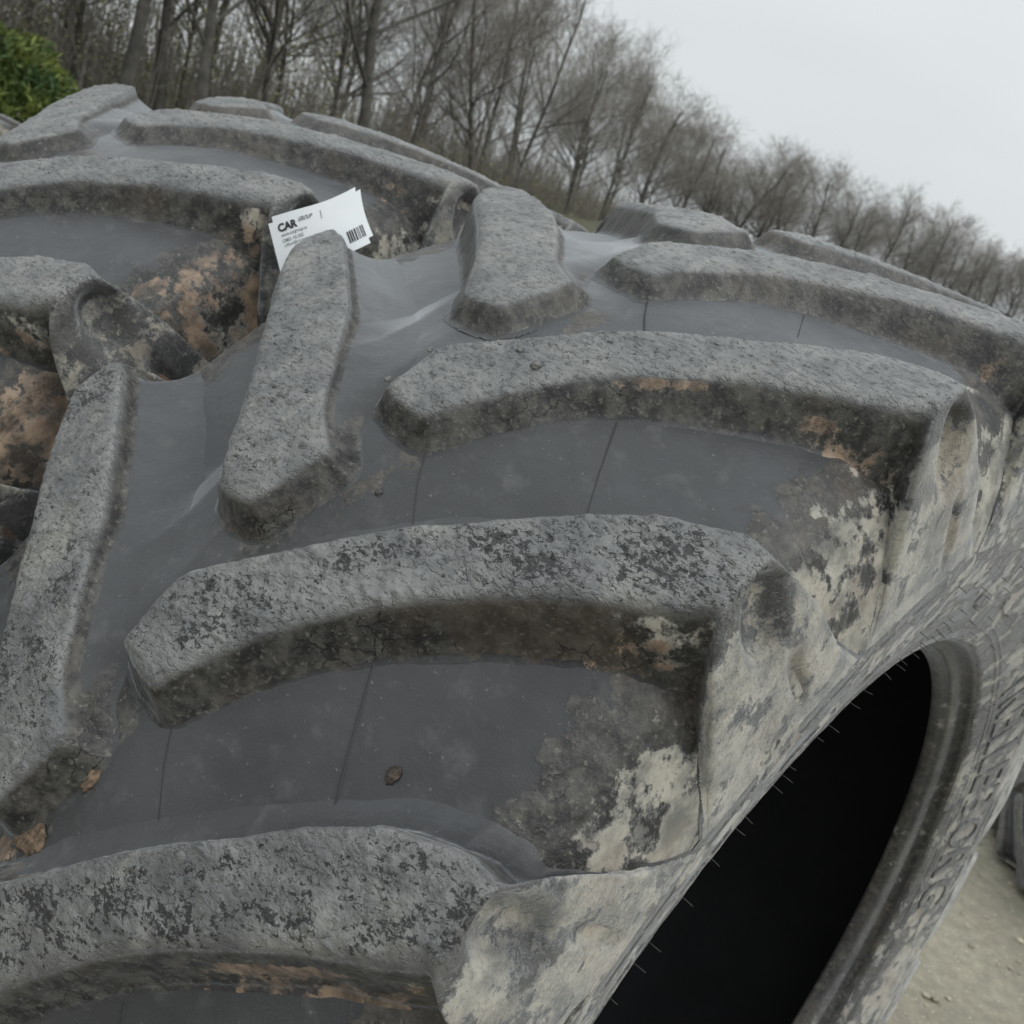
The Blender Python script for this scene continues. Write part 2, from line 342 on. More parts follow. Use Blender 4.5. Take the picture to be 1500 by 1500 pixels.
def revolve(prof, th, name, mat, parent, disp=None, attr=None, side=1):
    prof = np.asarray(prof); n = len(prof); m = len(th); closed = abs((th[-1] - th[0]) - 2 * math.pi) < 1e-6
    S = np.repeat(prof[:, 0][:, None], m, 1); Rr = np.repeat(prof[:, 1][:, None], m, 1); T = np.repeat(th[None], n, 0)
    if disp is not None:
        d = disp(S, Rr, T)
        tg = np.gradient(prof, axis=0); nrm = np.stack([tg[:, 1], -tg[:, 0]], 1); nrm /= np.linalg.norm(nrm, axis=1)[:, None] + 1e-9
        nrm *= side
        S = S + d * nrm[:, 0][:, None]; Rr = Rr + d * nrm[:, 1][:, None]
    P = np.stack([S, Rr * np.sin(T), Rr * np.cos(T)], -1)
    if closed: P = P[:, :-1]; mm = m - 1
    else: mm = m
    idx = np.arange(n * mm).reshape(n, mm)
    nx = np.roll(idx, -1, 1) if closed else idx[:, 1:]
    a = idx if closed else idx[:, :-1]
    q = np.stack([a[:-1].ravel(), nx[:-1].ravel(), nx[1:].ravel(), a[1:].ravel()], -1)
    if side < 0: q = q[:, ::-1]
    at = None
    if attr is not None:
        at = attr(S, Rr, T); at = {k_: (np.broadcast_to(v_, S.shape)[:, :mm]) for k_, v_ in at.items()}
    return mesh_obj(name, P.reshape(-1, 3), q, mat, parent, attrs=at)

def theta_grid(lo, hi, fine, coarse=.012):
    a = np.arange(lo, hi, fine); b = np.linspace(a[-1], lo + 2 * math.pi, int((lo + 2 * math.pi - a[-1]) / coarse) + 1)[1:]
    return np.concatenate([a, b])

def tread_profile(step):
    n = int(.40 / step); v = np.linspace(0, .40, n + 1)
    rs, rr = curve(BASE_R, v); ls, lr = curve(BASE_L, v)
    return np.concatenate([np.stack([-ls[::-1], lr[::-1]], 1), np.stack([rs, rr], 1)[1:]])
SIDE = [(.329, .742), (.3285, .728), (.326, .71), (.3235, .695), (.318, .672), (.311, .65), (.306, .63), (.301, .61), (.2965, .595), (.291, .582), (.2875, .579)]
def dens(pts, step):
    p = np.array(pts, float); L = np.concatenate([[0], np.cumsum(np.hypot(*np.diff(p, axis=0).T))]); u = np.linspace(0, L[-1], int(L[-1] / step) + 2)
    o = np.stack([np.interp(u, L, p[:, 0]), np.interp(u, L, p[:, 1])], 1)
    if len(o) > 12:
        k = np.array([1, 2, 3, 2, 1]) / 9.; q = o.copy()
        for c in (0, 1): q[2:-2, c] = np.convolve(o[:, c], k, 'valid')
        o = q
    return o
BEAD = [(.2875, .579), (.283, .5745), (.274, .5735), (.267, .570), (.264, .563), (.261, .558), (.254, .556), (.248, .551), (.240, .548), (.236, .5475), (.2345, .5495), (.236, .556)]
INNER = [(.236, .556), (.25, .58), (.27, .62), (.292, .68), (.298, .74), (.290, .80), (.262, .842), (.2, .862), (.1, .876), (0, .882), (-.1, .876), (-.2, .862), (-.262, .842), (-.290, .80), (-.298, .74), (-.292, .68), (-.27, .62), (-.25, .58), (-.236, .556)]

SC = [1, 0]
def tread_attr(S, Rr, T):
    a = np.abs(S)
    m = np.clip(sstep(.262, .272, a) * .30 + sstep(.285, .31, a) * .28 + sstep(.315, .328, a) * .10, 0, 1)
    m = m + .22 * (fbm(S * 30, T * 14, 31, 4) - .5) * (a > .25)
    m = np.where(a < .258, .0, m)
    # dirt gathered in the middle where the lug noses meet
    c = sstep(.075, .02, a) * sstep(.45, .75, fbm(S * 22, T * 9 + 40, 33, 3)) * .9
    th0 = T
    sc = SC[0] * (.6 * np.exp(-((S - .012) / .018) ** 2 - ((T + 1.052) / .022) ** 2) + .6 * np.exp(-((S + .018) / .022) ** 2 - ((T + 1.135) / .035) ** 2)) + SC[1] * sstep(.268, .28, S) * .52 * sstep(.35, .6, fbm(S * 8, T * 4, 91, 2))
    return dict(top=0 * a, wall=np.clip(sstep(.255, .268, a + (fbm(S * 60, T * 55, 95, 4) - .5) * .045) * .8 + c, 0, 1), mud=np.clip(m, 0, 1), pit=0 * a, scuff=sc)
def side_attr(S, Rr, T):
    m = .50 + .36 * (fbm(Rr * 30 + T * 9, T * 6 - Rr * 16, 51, 4) - .5) - .10 * sstep(.66, .60, Rr) + .08 * sstep(.0, .9, T)
    return dict(top=.3 + 0 * S, wall=.5 + 0 * S, mud=np.clip(m, 0, 1), pit=0 * S)
def bead_attr(S, Rr, T):
    S = S + 0.0
    b = sstep(.252, .259, np.abs(S)) * sstep(.2685, .262, np.abs(S))
    return dict(top=.95 * b, wall=.5 * (1 - b), mud=.30 + 0 * b, pit=0 * S)
def side_disp(S, Rr, T):
    d = 0 * S
    for r_, w, h in ((.603, .0016, .0015), (.612, .0014, .0012), (.715, .002, .0014)):
        d = d + h * np.exp(-((Rr - r_) / w) ** 2)
    # long oval pads of the moulded side
    ph = (T / .21) % 1.0 - .5
    d = d + .0022 * sstep(.5, .3, T) * sstep(-1.6, -1.5, T) * sstep(1.0, .86, (ph / .36) ** 2 + ((Rr - .645) / .013) ** 2)
    return d + (fbm(Rr * 40, T * 25, 61, 3) - .5) * .002
def tread_disp(S, Rr, T):
    return swell(T) * fade(S) + (fbm(S * 12, T * 10, 71, 3) - .5) * .0035 + (fbm(S * 70, T * 60, 72, 3) - .5) * .0009 * (1 + 2 * (np.abs(S) > .27))

def tyre_casing(root, fine, vstep, lo=-1.45, hi=.35):
    th = theta_grid(lo, hi, fine, .015 if fine < .01 else .03)
    revolve(tread_profile(vstep), th, 'tread_base', RUB, root, tread_disp, tread_attr, -1)
    th2 = theta_grid(lo, hi + 2.0, max(fine, .0045), .03)
    sp_ = dens(SIDE, max(.0012, vstep * .4) if fine < .01 else .006)
    o1 = revolve(sp_, th2, 'sidewall', RUB, root, side_disp, side_attr, -1)
    sl = sp_ * np.array([-1, 1])
    revolve(sl, theta_grid(lo, hi, .02, .04), 'sidewall', RUB, root, side_disp, side_attr, 1)
    bp_ = dens(BEAD, .0015 if fine < .01 else .004)
    revolve(bp_, theta_grid(-.7, 2.4, .012, .04), 'bead', RUB, root, None, bead_attr, -1)
    revolve(bp_ * np.array([-1, 1]), np.linspace(0, 2 * math.pi, 161), 'bead', RUB, root, None, bead_attr, 1)
    revolve(dens(INNER, .02), np.linspace(0, 2 * math.pi, 161), 'inner_liner', LINER, root, None, None, 1)

def seam_mesh(pts, w=.0011, h=.0009, toff=0.0):
    """thin raised moulding line lying on the tread floor, pts in (s, theta)"""
    p = np.array(pts, float); n = 30
    L = np.linspace(0, 1, n); s = np.interp(L, np.linspace(0, 1, len(p)), p[:, 0]); t = np.interp(L, np.linspace(0, 1, len(p)), p[:, 1])
    ds = np.gradient(s); dt = np.gradient(t) * .9; l = np.hypot(ds, dt); ns, nt_ = -dt / l, ds / l
    V = []
    for off, hh in ((-w, -.0012), (-w * .3, h), (w * .3, h), (w, -.0012)):
        so = s + ns * off; to = t + nt_ * off / .9
        ss, rr = curve(BASE_R, so); rr = rr + swell(to + toff); V.append(np.stack([ss, (rr + hh) * np.sin(to), (rr + hh) * np.cos(to)], -1))
    V = np.stack(V, 1).reshape(-1, 3)
    F = [(i * 4 + j, i * 4 + j + 1, i * 4 + j + 5, i * 4 + j + 4) for i in range(n - 1) for j in range(3)]
    return V, F

LOWMESH = {}
for sd_ in 'RL':
    v_, f_, a_ = lug_mesh(sd_, .0042, 5, 1.0, .7)
    o_ = mesh_obj('tread_lug', v_, f_, RUB, None, attrs=a_); LOWMESH[sd_] = o_.data; bpy.data.objects.remove(o_)

def add_lugs(root, near=(), midset=(), scuffs={}):
    for sd_ in 'RL':
        for k in range(-11, 11):
            key = (sd_, k)
            if key in near or key in midset:
                res, pit = (near[key] if key in near else (.0024, .6))
                v_, f_, a_ = lug_mesh(sd_, res, 100 + k * 7 + (50 if sd_ == 'L' else 0), 1.0, pit, scuffs.get(key), k * PITCH + (DEL if sd_ == 'L' else 0))
                o = mesh_obj('tread_lug', v_, f_, RUB, root, attrs=a_)
            else:
                o = bpy.data.objects.new('tread_lug', LOWMESH[sd_]); COL.objects.link(o); o.parent = root
            o.rotation_euler = (-(k * PITCH + (DEL if sd_ == 'L' else 0)), 0, 0)

# ------------------------------------------------------------------ the near tyre
main = empty('tractor_tyre', tuple(HUB)); tag(main, 'large worn tractor tyre nearest the camera, filling the picture, open hole at lower right', 'tyre', 'worn tractor tyres standing in the yard')
tyre_casing(main, .0035, .003)
near = {('R', -4): (.0013, 1.25), ('R', -3): (.0013, 1.15), ('R', -2): (.0014, .60), ('R', -5): (.002, .8), ('L', -3): (.0014, 1.1), ('L', -2): (.0014, .60),
        ('L', -4): (.0014, .8), ('R', -1): (.0018, .3), ('L', -1): (.0018, .3)}
add_lugs(main, near, {('R', 0), ('L', 0), ('R', 1)}, {('R', -2): lambda x, y, D: .64 * np.exp(-((x - .155) / .036) ** 4) * sstep(-.003, .001, D) * sstep(.010, .002, D) * (y < .12),
    ('R', -4): lambda x, y, D: .50 * sstep(.13, .2, x) * sstep(.31, .28, x) * sstep(.003, .007, D) * (y < .14)})
for k in range(-5, 2):
    for pts_ in ([(.200, -.142), (.184, -.108), (.158, -.05), (.132, .01), (.104, .066)], [(.092, -.192), (.082, -.176), (.062, -.150), (.034, -.105)]):
        sv, sf = seam_mesh(pts_, toff=k * PITCH); m_ = mesh_obj('mould_seam', sv, sf, SEAM, main); m_.rotation_euler.x = -k * PITCH

# raised lettering on the side wall
SP = dens(SIDE, .001)
def side_point(r, th, off=0.0):
    s = np.interp(r, SP[::-1, 1], SP[::-1, 0]); return np.stack([s + off, r * np.sin(th), r * np.cos(th)], -1)
def text_mesh(body, size=1.0, extrude=0.0, bold=0.0):
    cu = bpy.data.curves.new('t', 'FONT'); cu.body = body; cu.size = size; cu.extrude = extrude; cu.resolution_u = 4; cu.offset = bold
    o = bpy.data.objects.new('t', cu); COL.objects.link(o); bpy.context.view_layer.update()
    me = bpy.data.meshes.new_from_object(o); V = np.array([v.co[:] for v in me.vertices]); F = [tuple(p.vertices) for p in me.polygons]
    bpy.data.objects.remove(o); bpy.data.curves.remove(cu); bpy.data.meshes.remove(me)
    return V, F
def subdivide_long(V, F): return V, F
for ch, th0, th1 in (('T', .775, .835), ('R', .855, .918), ('E', .938, .993), ('L', 1.012, 1.066), ('L', 1.084, 1.138), ('E', 1.156, 1.214), ('B', 1.240, 1.312), ('O', 1.338, 1.424), ('R', 1.445, 1.520), ('G', 1.540, 1.625)):
    V, F = text_mesh(ch, 1, .03, .015)
    x0, x1 = V[:, 0].min(), V[:, 0].max(); y0, y1 = V[:, 1].min(), V[:, 1].max()
    th = th0 + (V[:, 0] - x0) / (x1 - x0) * (th1 - th0); r = .622 + (V[:, 1] - y0) / (y1 - y0) * .078
    P = side_point(r, th, 0); P[:, 0] += np.where(V[:, 2] > 0, .0034, -.002)
    mesh_obj('raised_letter', P, F, RUB, main, smooth=False, attrs=dict(top=[.5] * len(P), wall=[.5] * len(P), mud=[.46] * len(P), pit=[0] * len(P)))

# rubber vent whiskers
def tube(p0, p1, r, n=5, bend=None):
    p0 = np.array(p0, float); p1 = np.array(p1, float); d = p1 - p0; d /= np.linalg.norm(d); a = np.cross(d, [0.3, .9, .2]); a /= np.linalg.norm(a); b = np.cross(d, a)
    pts = [p0, (p0 + p1) / 2 + (np.array(bend) if bend is not None else 0), p1]; V = []
    for i, p in enumerate(pts):
        for j in range(n):
            an = 2 * math.pi * j / n; V.append(p + (a * math.cos(an) + b * math.sin(an)) * r * (1, .9, .6)[i])
    F = [(i * n + j, i * n + (j + 1) % n, (i + 1) * n + (j + 1) % n, (i + 1) * n + j) for i in range(2) for j in range(n)] + [tuple(range(2 * n, 3 * n))]
    return V, F
rnd = random.Random(3)
for th in (-.18, -.235, -.30, -.355, -.42, -.455, -.525, -.55, -.57, -.64, -.665, -.72, -.79, -.865, -.90, -.955, -1.0):
    r = .590 + rnd.uniform(-.004, .006); p = side_point(np.array(r), np.array(th), 0)
    q = p + np.array([.0115 + rnd.uniform(-.003, .002), 0.001, -.002 + rnd.uniform(-.002, .002)])
    mesh_obj('rubber_whisker', *tube(p - np.array([.002, 0, 0]), q, .00055, bend=(0, 0, rnd.uniform(-.0006, .0006))), HAIR, main)
for row, (th_a, rs) in enumerate(((-.13, (.597, .603, .609)), (-.09, (.612, .620, .628, .634)), (-.03, (.606, .613, .64, .668)), (.05, (.635, .65, .675)), (.13, (.61, .66, .69)), (.22, (.595, .62, .68)), (-.2, (.605, .64, .7)), (.45, (.6, .66)), (.8, (.59, .6)), (1.1, (.592,)), (1.35, (.594,)))):
    for r in rs:
        th = th_a + rnd.uniform(-.012, .012); p = side_point(np.array(r), np.array(th), 0)
        q = p + np.array([.009, .003, -.004]); mesh_obj('rubber_whisker', *tube(p - np.array([.002, 0, 0]), q, .0005), HAIR, main)

# clods of dirt lying on the tread
def hit(u, v, off=0.0):
    D = np.array([(u - 750) / F_PX, (v - 750) / F_PX, 1.0]) @ RC; t = np.linspace(.3, 1.5, 6000); P = CAMC - HUB + t[:, None] * D
    r = np.hypot(P[:, 1], P[:, 2]); br = curve(BASE_R, P[:, 0])[1] + swell(np.arctan2(P[:, 1], P[:, 2])) * (off == 0) + off; i = int(np.argmax(r < br)); return P[i] + HUB
def clod(name, u, v, size, flat, mat, label, cat, seed, off=0.0, group=None):
    p = hit(u, v, off); n = p - HUB; n[0] *= .3; n /= np.linalg.norm(n); rot = Vector(n).to_track_quat('Z', 'Y')
    V = []; F = []; na_, nb2 = 26, 13
    for i in range(nb2 + 1):
        for j in range(na_):
            ph = math.pi * i / nb2; la = 2 * math.pi * j / na_; x, y, z = math.sin(ph) * math.cos(la), math.sin(ph) * math.sin(la), math.cos(ph)
            k_ = .55 + .9 * float(fbm(np.array(x * 2.3 + 9), np.array(y * 2.3 + z * 1.7 + 9), seed, 4)); V.append(tuple(rot @ Vector((x * k_ * size[0], y * k_ * size[1], z * k_ * flat))))
    for i in range(nb2):
        for j in range(na_): F.append((i * na_ + j, i * na_ + (j + 1) % na_, (i + 1) * na_ + (j + 1) % na_, (i + 1) * na_ + j))
    o = mesh_obj(name, V, F, mat, None, loc=tuple(p)); tag(o, label, cat, group); return o
CLAY = simple('dry_clay', (.15, .105, .07), .95, 220, .6, .002); CRUMB = simple('dusty_rubber_crumb', (.13, .13, .125), .7, 200, .3); CRUM = simple('dark_crumb', (.06, .045, .036), .9, 300, .6, .001)
clod('dirt_clump', 575, 1135, (.0045, .0062), .0016, CRUM, 'small brown crumb of dirt lying alone on the flat floor between the two lowest lugs', 'dirt', 3)
clod('clay_lump', 132, 1133, (.009, .014), .003, CLAY, 'orange clay lump in the groove at lower left, the upper of the two', 'dirt', 5)
clod('clay_lump', 45, 1225, (.015, .012), .003, CLAY, 'wide orange brown clay lump at the left edge of the picture, low in the groove', 'dirt', 8)
clod('rubber_crumb', 556, 722, (.0028, .0035), .003, HAIR, 'tiny dark rubber crumb on the smooth floor right of the second left lug', 'crumb', 11)
for q_, (u_, v_, s_) in enumerate(((785, 535, .0042), (762, 512, .0028), (808, 505, .0030), (915, 508, .0026), (568, 555, .0026), (630, 512, .0022))):
    clod('rubber_crumb', u_, v_, (s_, s_ * 1.2), s_ * .8, CRUMB, 'small rounded rubber crumb stuck on the worn top of the long middle lug', 'crumb', 20 + q_, .032, 'rubber crumbs on the middle lug')

# ------------------------------------------------------------------ neighbouring tyre on the left
t2 = empty('tractor_tyre', (HUB[0] - .7103, HUB[1] - .1073, HUB[2] - .0219)); tag(t2, 'tractor tyre behind and to the left, its muddy shoulder touching the nearest tyre', 'tyre', 'worn tractor tyres standing in the yard')
t2.rotation_euler = (0, 0.0025, .0263); t2.scale = (.9925,) * 3
SC[:] = [0, 1]
tyre_casing(t2, .006, .004, -1.3, .6)
SC[:] = [0, 0]
ENDMUD[0] = .36
add_lugs(t2, {}, {('R', -3), ('R', -2), ('R', -1), ('R', 0), ('L', 0), ('R', 1), ('L', 1), ('L', -1), ('R', -4)})

T3X, T3Y = .735, 3.36
# other tyres further back (same mould, smaller)
t3 = empty('tractor_tyre', (T3X, T3Y, .262)); tag(t3, 'dark tyre lying flat on the gravel at the right edge, half hidden by the nearest', 'tyre')
t3.scale = (.78,) * 3; t3.rotation_euler = (0, math.pi / 2, .35)
tyre_casing(t3, .02, .012); add_lugs(t3)

# ------------------------------------------------------------------ paper label
def px(u, v, t): return CAMC + t * (np.array([(u - 750) / F_PX, (v - 750) / F_PX, 1.0]) @ RC)
TL, TR, BR, BL = (391, 320), (527, 270), (550, 352), (414, 412)
def lab(a, b, off=0.0):
    """a along 0..1, b down 0..1"""
    a = np.asarray(a, float); b = np.asarray(b, float)
    u = (1 - b) * ((1 - a) * TL[0] + a * TR[0]) + b * ((1 - a) * BL[0] + a * BR[0])
    v = (1 - b) * ((1 - a) * TL[1] + a * TR[1]) + b * ((1 - a) * BL[1] + a * BR[1])
    v = v + 5 * np.sin(a * math.pi) * (1 - b) - 3.0 * np.sin(a * 2 * math.pi) * .5; u = u - 4.5 * np.sin(b * math.pi) * a
    t = 1.083 + .012 * (a - .5) ** 2 * 4 * .6 - .006 * a - off - .004 * b
    sh = np.broadcast(u, v, t).shape
    return np.stack([CAMC + t_ * (np.array([(u_ - 750) / F_PX, (v_ - 750) / F_PX, 1.0]) @ RC) for u_, v_, t_ in zip(*(np.broadcast_to(z, sh).ravel() for z in (u, v, t)))])
tagr = empty('paper_label', tuple(px(470, 350, 1.083))); tag(tagr, 'white printed paper label tucked between the two tyres, reading CAR GROUP with a barcode', 'label')
lo_ = -np.array(px(470, 350, 1.083))
na, nb_ = 40, 24
A_, B_ = np.meshgrid(np.linspace(0, 1, na), np.linspace(0, 1, nb_), indexing='ij')
def cut(a, b):      # concave snipped corners
    ok = True
    for ca, cb in ((0, 0), (1, 0), (1, 1), (0, 1)):
        ok = ok & (((a - ca) / .045) ** 2 + ((b - cb) / .085) ** 2 > 1)
    return ok
Vt = lab(A_.ravel(), B_.ravel()); Vb = lab(A_.ravel(), B_.ravel(), -.0004)
keep = cut(A_, B_); idx = np.arange(na * nb_).reshape(na, nb_)
kc = keep[:-1, :-1] & keep[1:, :-1] & keep[1:, 1:] & keep[:-1, 1:]
q = np.stack([idx[:-1, :-1][kc], idx[:-1, 1:][kc], idx[1:, 1:][kc], idx[1:, :-1][kc]], -1)
o = mesh_obj('sheet', np.concatenate([Vt, Vb]) + lo_, np.concatenate([q, q[:, ::-1] + na * nb_]), PAPER, tagr)
def lab_text(body, a0, b0, a1, h, mat, bold=0.0, slant=0.0):
    V, F = text_mesh(body, 1, 0, bold); x0, x1 = V[:, 0].min(), V[:, 0].max(); y0, y1 = V[:, 1].min(), V[:, 1].max()
    fx = (V[:, 0] - x0) / (x1 - x0); fy = (V[:, 1] - y0) / (y1 - y0)
    a = a0 + fx * (a1 - a0) + slant * fy; b = b0 - fy * h
    return mesh_obj('printed_text', lab(a, b, .0007) + lo_, F, mat, tagr, smooth=False)
lab_text('CAR', .085, .275, .295, .135, INK, .045)
lab_text('GROUP', .305, .20, .455, .07, INK, .01, .02)
lab_text('www.cargroup.ro', .10, .375, .385, .055, INK2, .01)
lab_text('CMD: 43.202', .10, .455, .33, .055, INK2, .01)
lab_text('office@cargroup.ro', .11, .535, .46, .055, INK2, .01)
bx = .765; rb = random.Random(5)
for i in range(11):
    w = rb.choice((.006, .010, .015)); 
    P = lab(np.array([bx, bx + w, bx + w, bx]), np.array([.66, .66, .86, .86]), .0007) + lo_
    mesh_obj('barcode_bar', P, [(0, 3, 2, 1)], INK, tagr, smooth=False); bx += w + rb.choice((.006, .009, .013))
    if bx > .94: break
P = lab(np.array([.555, .562, .562, .555]), np.array([.12, .12, .27, .27]), .0007) + lo_
mesh_obj('printed_text', P, [(0, 3, 2, 1)], INK2, tagr, smooth=False)

# ------------------------------------------------------------------ ground
def ground_material():
    k = NT('yard_ground'); co = k.coords(False)
    a = k.noise(co, 1.3, 6, .6); b = k.noise(co, 22, 6, .65); c = k.noise(co, 120, 3, .6)
    col = k.mix(k.ramp(a, .3, .7), (.245, .222, .168), (.365, .335, .255)); col = k.mix(k.ramp(b, .35, .7), k.mix(.6, col, (.18, .165, .13)), col)
    v = k.voro(co, 60); col = k.mix(k.math('MULTIPLY', k.ramp(v.outputs['Distance'], .3, .15), k.ramp(c, .55, .6)), col, (.58, .54, .45))
    ge = k.new('ShaderNodeSeparateXYZ'); k.link(k.new('ShaderNodeNewGeometry').outputs['Position'], ge.inputs[0])
    far = k.ramp(k.math('ADD', k.math('MULTIPLY', ge.outputs[0], -1), k.math('MULTIPLY', a, 6)), 14, 22)
    col = k.mix(far, col, k.mix(b, (.05, .055, .03), (.10, .09, .05)))
    k.link(col, k.bsdf.inputs['Base Color']); k.bsdf.inputs['Roughness'].default_value = .95
    bb = k.new('ShaderNodeBump'); bb.inputs['Distance'].default_value = .012; k.link(k.math('ADD', b, k.math('MULTIPLY', c, .4)), bb.inputs['Height']); k.link(bb.outputs[0], k.bsdf.inputs['Normal'])
    return k.m
GM = ground_material()
n = 60; gx = np.concatenate([np.linspace(-900, -12, 12)[:-1], np.linspace(-12, 12, 121), np.linspace(12, 900, 12)[1:]])
GX, GY = np.meshgrid(gx, gx, indexing='ij'); GZ = (fbm(GX * 1.2 + 50, GY * 1.2 + 50, 3, 3) - .5) * .05 * (np.hypot(GX, GY) < 14)
gi = np.arange(GX.size).reshape(GX.shape)
g = mesh_obj('ground', np.stack([GX, GY, GZ], -1).reshape(-1, 3), np.stack([gi[:-1, :-1].ravel(), gi[1:, :-1].ravel(), gi[1:, 1:].ravel(), gi[:-1, 1:].ravel()], -1), GM)
tag(g, kind='structure')
# gravel stones
PV, PF = [], []
ico = [(0, 0, 1), (.9, 0, .3), (.25, .85, .3), (-.7, .5, .3), (-.7, -.5, .3), (.25, -.85, .3), (.6, .5, -.5), (-.3, .7, -.5), (-.8, 0, -.5), (-.3, -.7, -.5), (.6, -.5, -.5)]
icf = [(0, 1, 2), (0, 2, 3), (0, 3, 4), (0, 4, 5), (0, 5, 1), (1, 6, 2), (2, 7, 3), (3, 8, 4), (4, 9, 5), (5, 10, 1), (2, 6, 7), (3, 7, 8), (4, 8, 9), (5, 9, 10), (1, 10, 6)]
for i in range(1500):
    x, y = rnd.uniform(-.3, 2.6), rnd.uniform(.6, 6.5); s = rnd.choice((.004, .006, .009, .014)) * rnd.uniform(.7, 1.3); b0 = len(PV)
    an = rnd.uniform(0, 6.28); z0 = (float(fbm(np.array(x * 1.2 + 50), np.array(y * 1.2 + 50), 3, 3)) - .5) * .05
    for p in ico: PV.append((x + s * (p[0] * math.cos(an) - p[1] * math.sin(an)), y + s * .8 * (p[0] * math.sin(an) + p[1] * math.cos(an)), z0 + s * .25 + s * .6 * p[2]))
    PF += [tuple(b0 + j for j in f) for f in icf]
STONE = simple('pale_gravel', (.34, .30, .23), .9, 40, .45)
tag(mesh_obj('gravel', PV, PF, STONE, smooth=False), kind='stuff')

# ------------------------------------------------------------------ trees
def tree_bark(name, c1, c2):
    k = NT(name); co = k.coords(True); n = k.noise(co, 3, 5, .6)
    k.link(k.mix(k.ramp(n, .3, .7), c1, c2), k.bsdf.inputs['Base Color']); k.bsdf.inputs['Roughness'].default_value = .9
    b = k.new('ShaderNodeBump'); b.inputs['Distance'].default_value = .03; k.link(k.noise(co, 12, 4, .6), b.inputs['Height']); k.link(b.outputs[0], k.bsdf.inputs['Normal'])
    return k.m
BARK = tree_bark('bark', (.05, .047, .042), (.11, .103, .09)); TWIG = tree_bark('hazy_twig_bark', (.16, .145, .125), (.29, .265, .23))  # twigs paler and greyer than bark: the wood's haze is put into their colour

class Tubes:
    def __init__(s): s.V = []; s.F = []
    def add(s, pts, rads, n):
        b0 = len(s.V)
        for i, (p, r) in enumerate(zip(pts, rads)):
            d = (pts[min(i + 1, len(pts) - 1)] - pts[max(i - 1, 0)]).normalized()
            a = d.cross(Vector((.31, .21, .93) if abs(d.z) < .9 else (1, 0, 0))).normalized(); b = d.cross(a)
            for j in range(n):
                an = 2 * math.pi * j / n; s.V.append(tuple(p + (a * math.cos(an) + b * math.sin(an)) * r))
        for i in range(len(pts) - 1):
            for j in range(n):
                s.F.append((b0 + i * n + j, b0 + i * n + (j + 1) % n, b0 + (i + 1) * n + (j + 1) % n, b0 + (i + 1) * n + j))
def grow(rg, T, C, p, d, L, r, lvl, up):
    seg = 6 if lvl == 0 else (4 if lvl == 1 else (3 if lvl == 2 else 2))
    pts = [p.copy()]; rads = [r]; dd = d.copy()
    for i in range(seg):
        dd = (dd + Vector((rg.gauss(0, 1), rg.gauss(0, 1), rg.gauss(0, .6))) * (.08 if lvl == 0 else .20) + Vector((0, 0, up * .12 * (lvl > 0)))).normalized()
        pts.append(pts[-1] + dd * (L / seg)); rads.append(r * (1 - (i + 1) / seg * (.62 if lvl == 0 else .75)))
    (T if lvl <= 1 else C).add(pts, rads, 7 if lvl == 0 else (5 if lvl == 1 else 3))
    if lvl >= 4: return
    nch = (rg.randint(17, 22), rg.randint(8, 10), rg.randint(5, 6), rg.randint(3, 4))[lvl]
    for c in range(nch):
        t = rg.uniform(.14, 1) ** .9 if lvl == 0 else rg.uniform(.2, 1); fi = t * seg; i = min(int(fi), seg - 1); f = fi - i
        q = pts[i].lerp(pts[i + 1], f); rr = (rads[i] * (1 - f) + rads[i + 1] * f)
        base = (pts[i + 1] - pts[i]).normalized(); az = rg.uniform(0, 6.283)
        a = base.cross(Vector((.3, .5, .8))).normalized(); b = base.cross(a); spr = rg.uniform(.55, 1.25) * (1.25 - .45 * t if lvl == 0 else 1)
        nd = (base * 1.0 + (a * math.cos(az) + b * math.sin(az)) * spr).normalized()
        LL = (L * (.50 - .26 * t) if lvl == 0 else L * rg.uniform(.38, .60)) * rg.uniform(.85, 1.15)
        grow(rg, T, C, q, nd, LL, max(rr * (.46 if lvl == 0 else .5), .010 if lvl < 3 else .0065), lvl + 1, up)
PROTO = []
for i in range(7):
    rg = random.Random(40 + i); T, C_ = Tubes(), Tubes(); H = 14.0
    grow(rg, T, C_, Vector((0, 0, -.3)), Vector((rg.uniform(-.06, .06), rg.uniform(-.06, .06), 1)).normalized(), H, (.19, .15, .12, .16, .11, .14, .18)[i], 0, 1.0)
    me = []
    for nm, tb, mt in (('trunk', T, BARK), ('crown', C_, TWIG)):
        o = mesh_obj(nm, np.array(tb.V), np.array(tb.F), mt); me.append(o.data); bpy.data.objects.remove(o)
    PROTO.append(me)
AZT = [-75, -67, -60, -54, -49, -44, -41, -38.5, -36.5, -35, -32, -28, -24, -20, -16, -10, -4]
DT = [38, 40, 44, 50, 58, 68, 80, 92, 115, 132, 152, 162, 178, 200, 216, 240, 260]
def tree(az, dist, h, i, label, group, rot, rad=1.0):
    a = math.radians(az); x = CAMC[0] + math.sin(a) * dist; y = CAMC[1] + math.cos(a) * dist
    r = empty('bare_tree', (x, y, 0)); s = h / 15.2; r.scale = (s * rad, s * rad, s); r.rotation_euler.z = rot
    tag(r, label, 'tree', group)
    for nm, me in zip(('trunk', 'crown'), PROTO[i]):
        o = bpy.data.objects.new(nm, me); COL.objects.link(o); o.parent = r
rt = random.Random(11); cnt = 0
az = -74.0
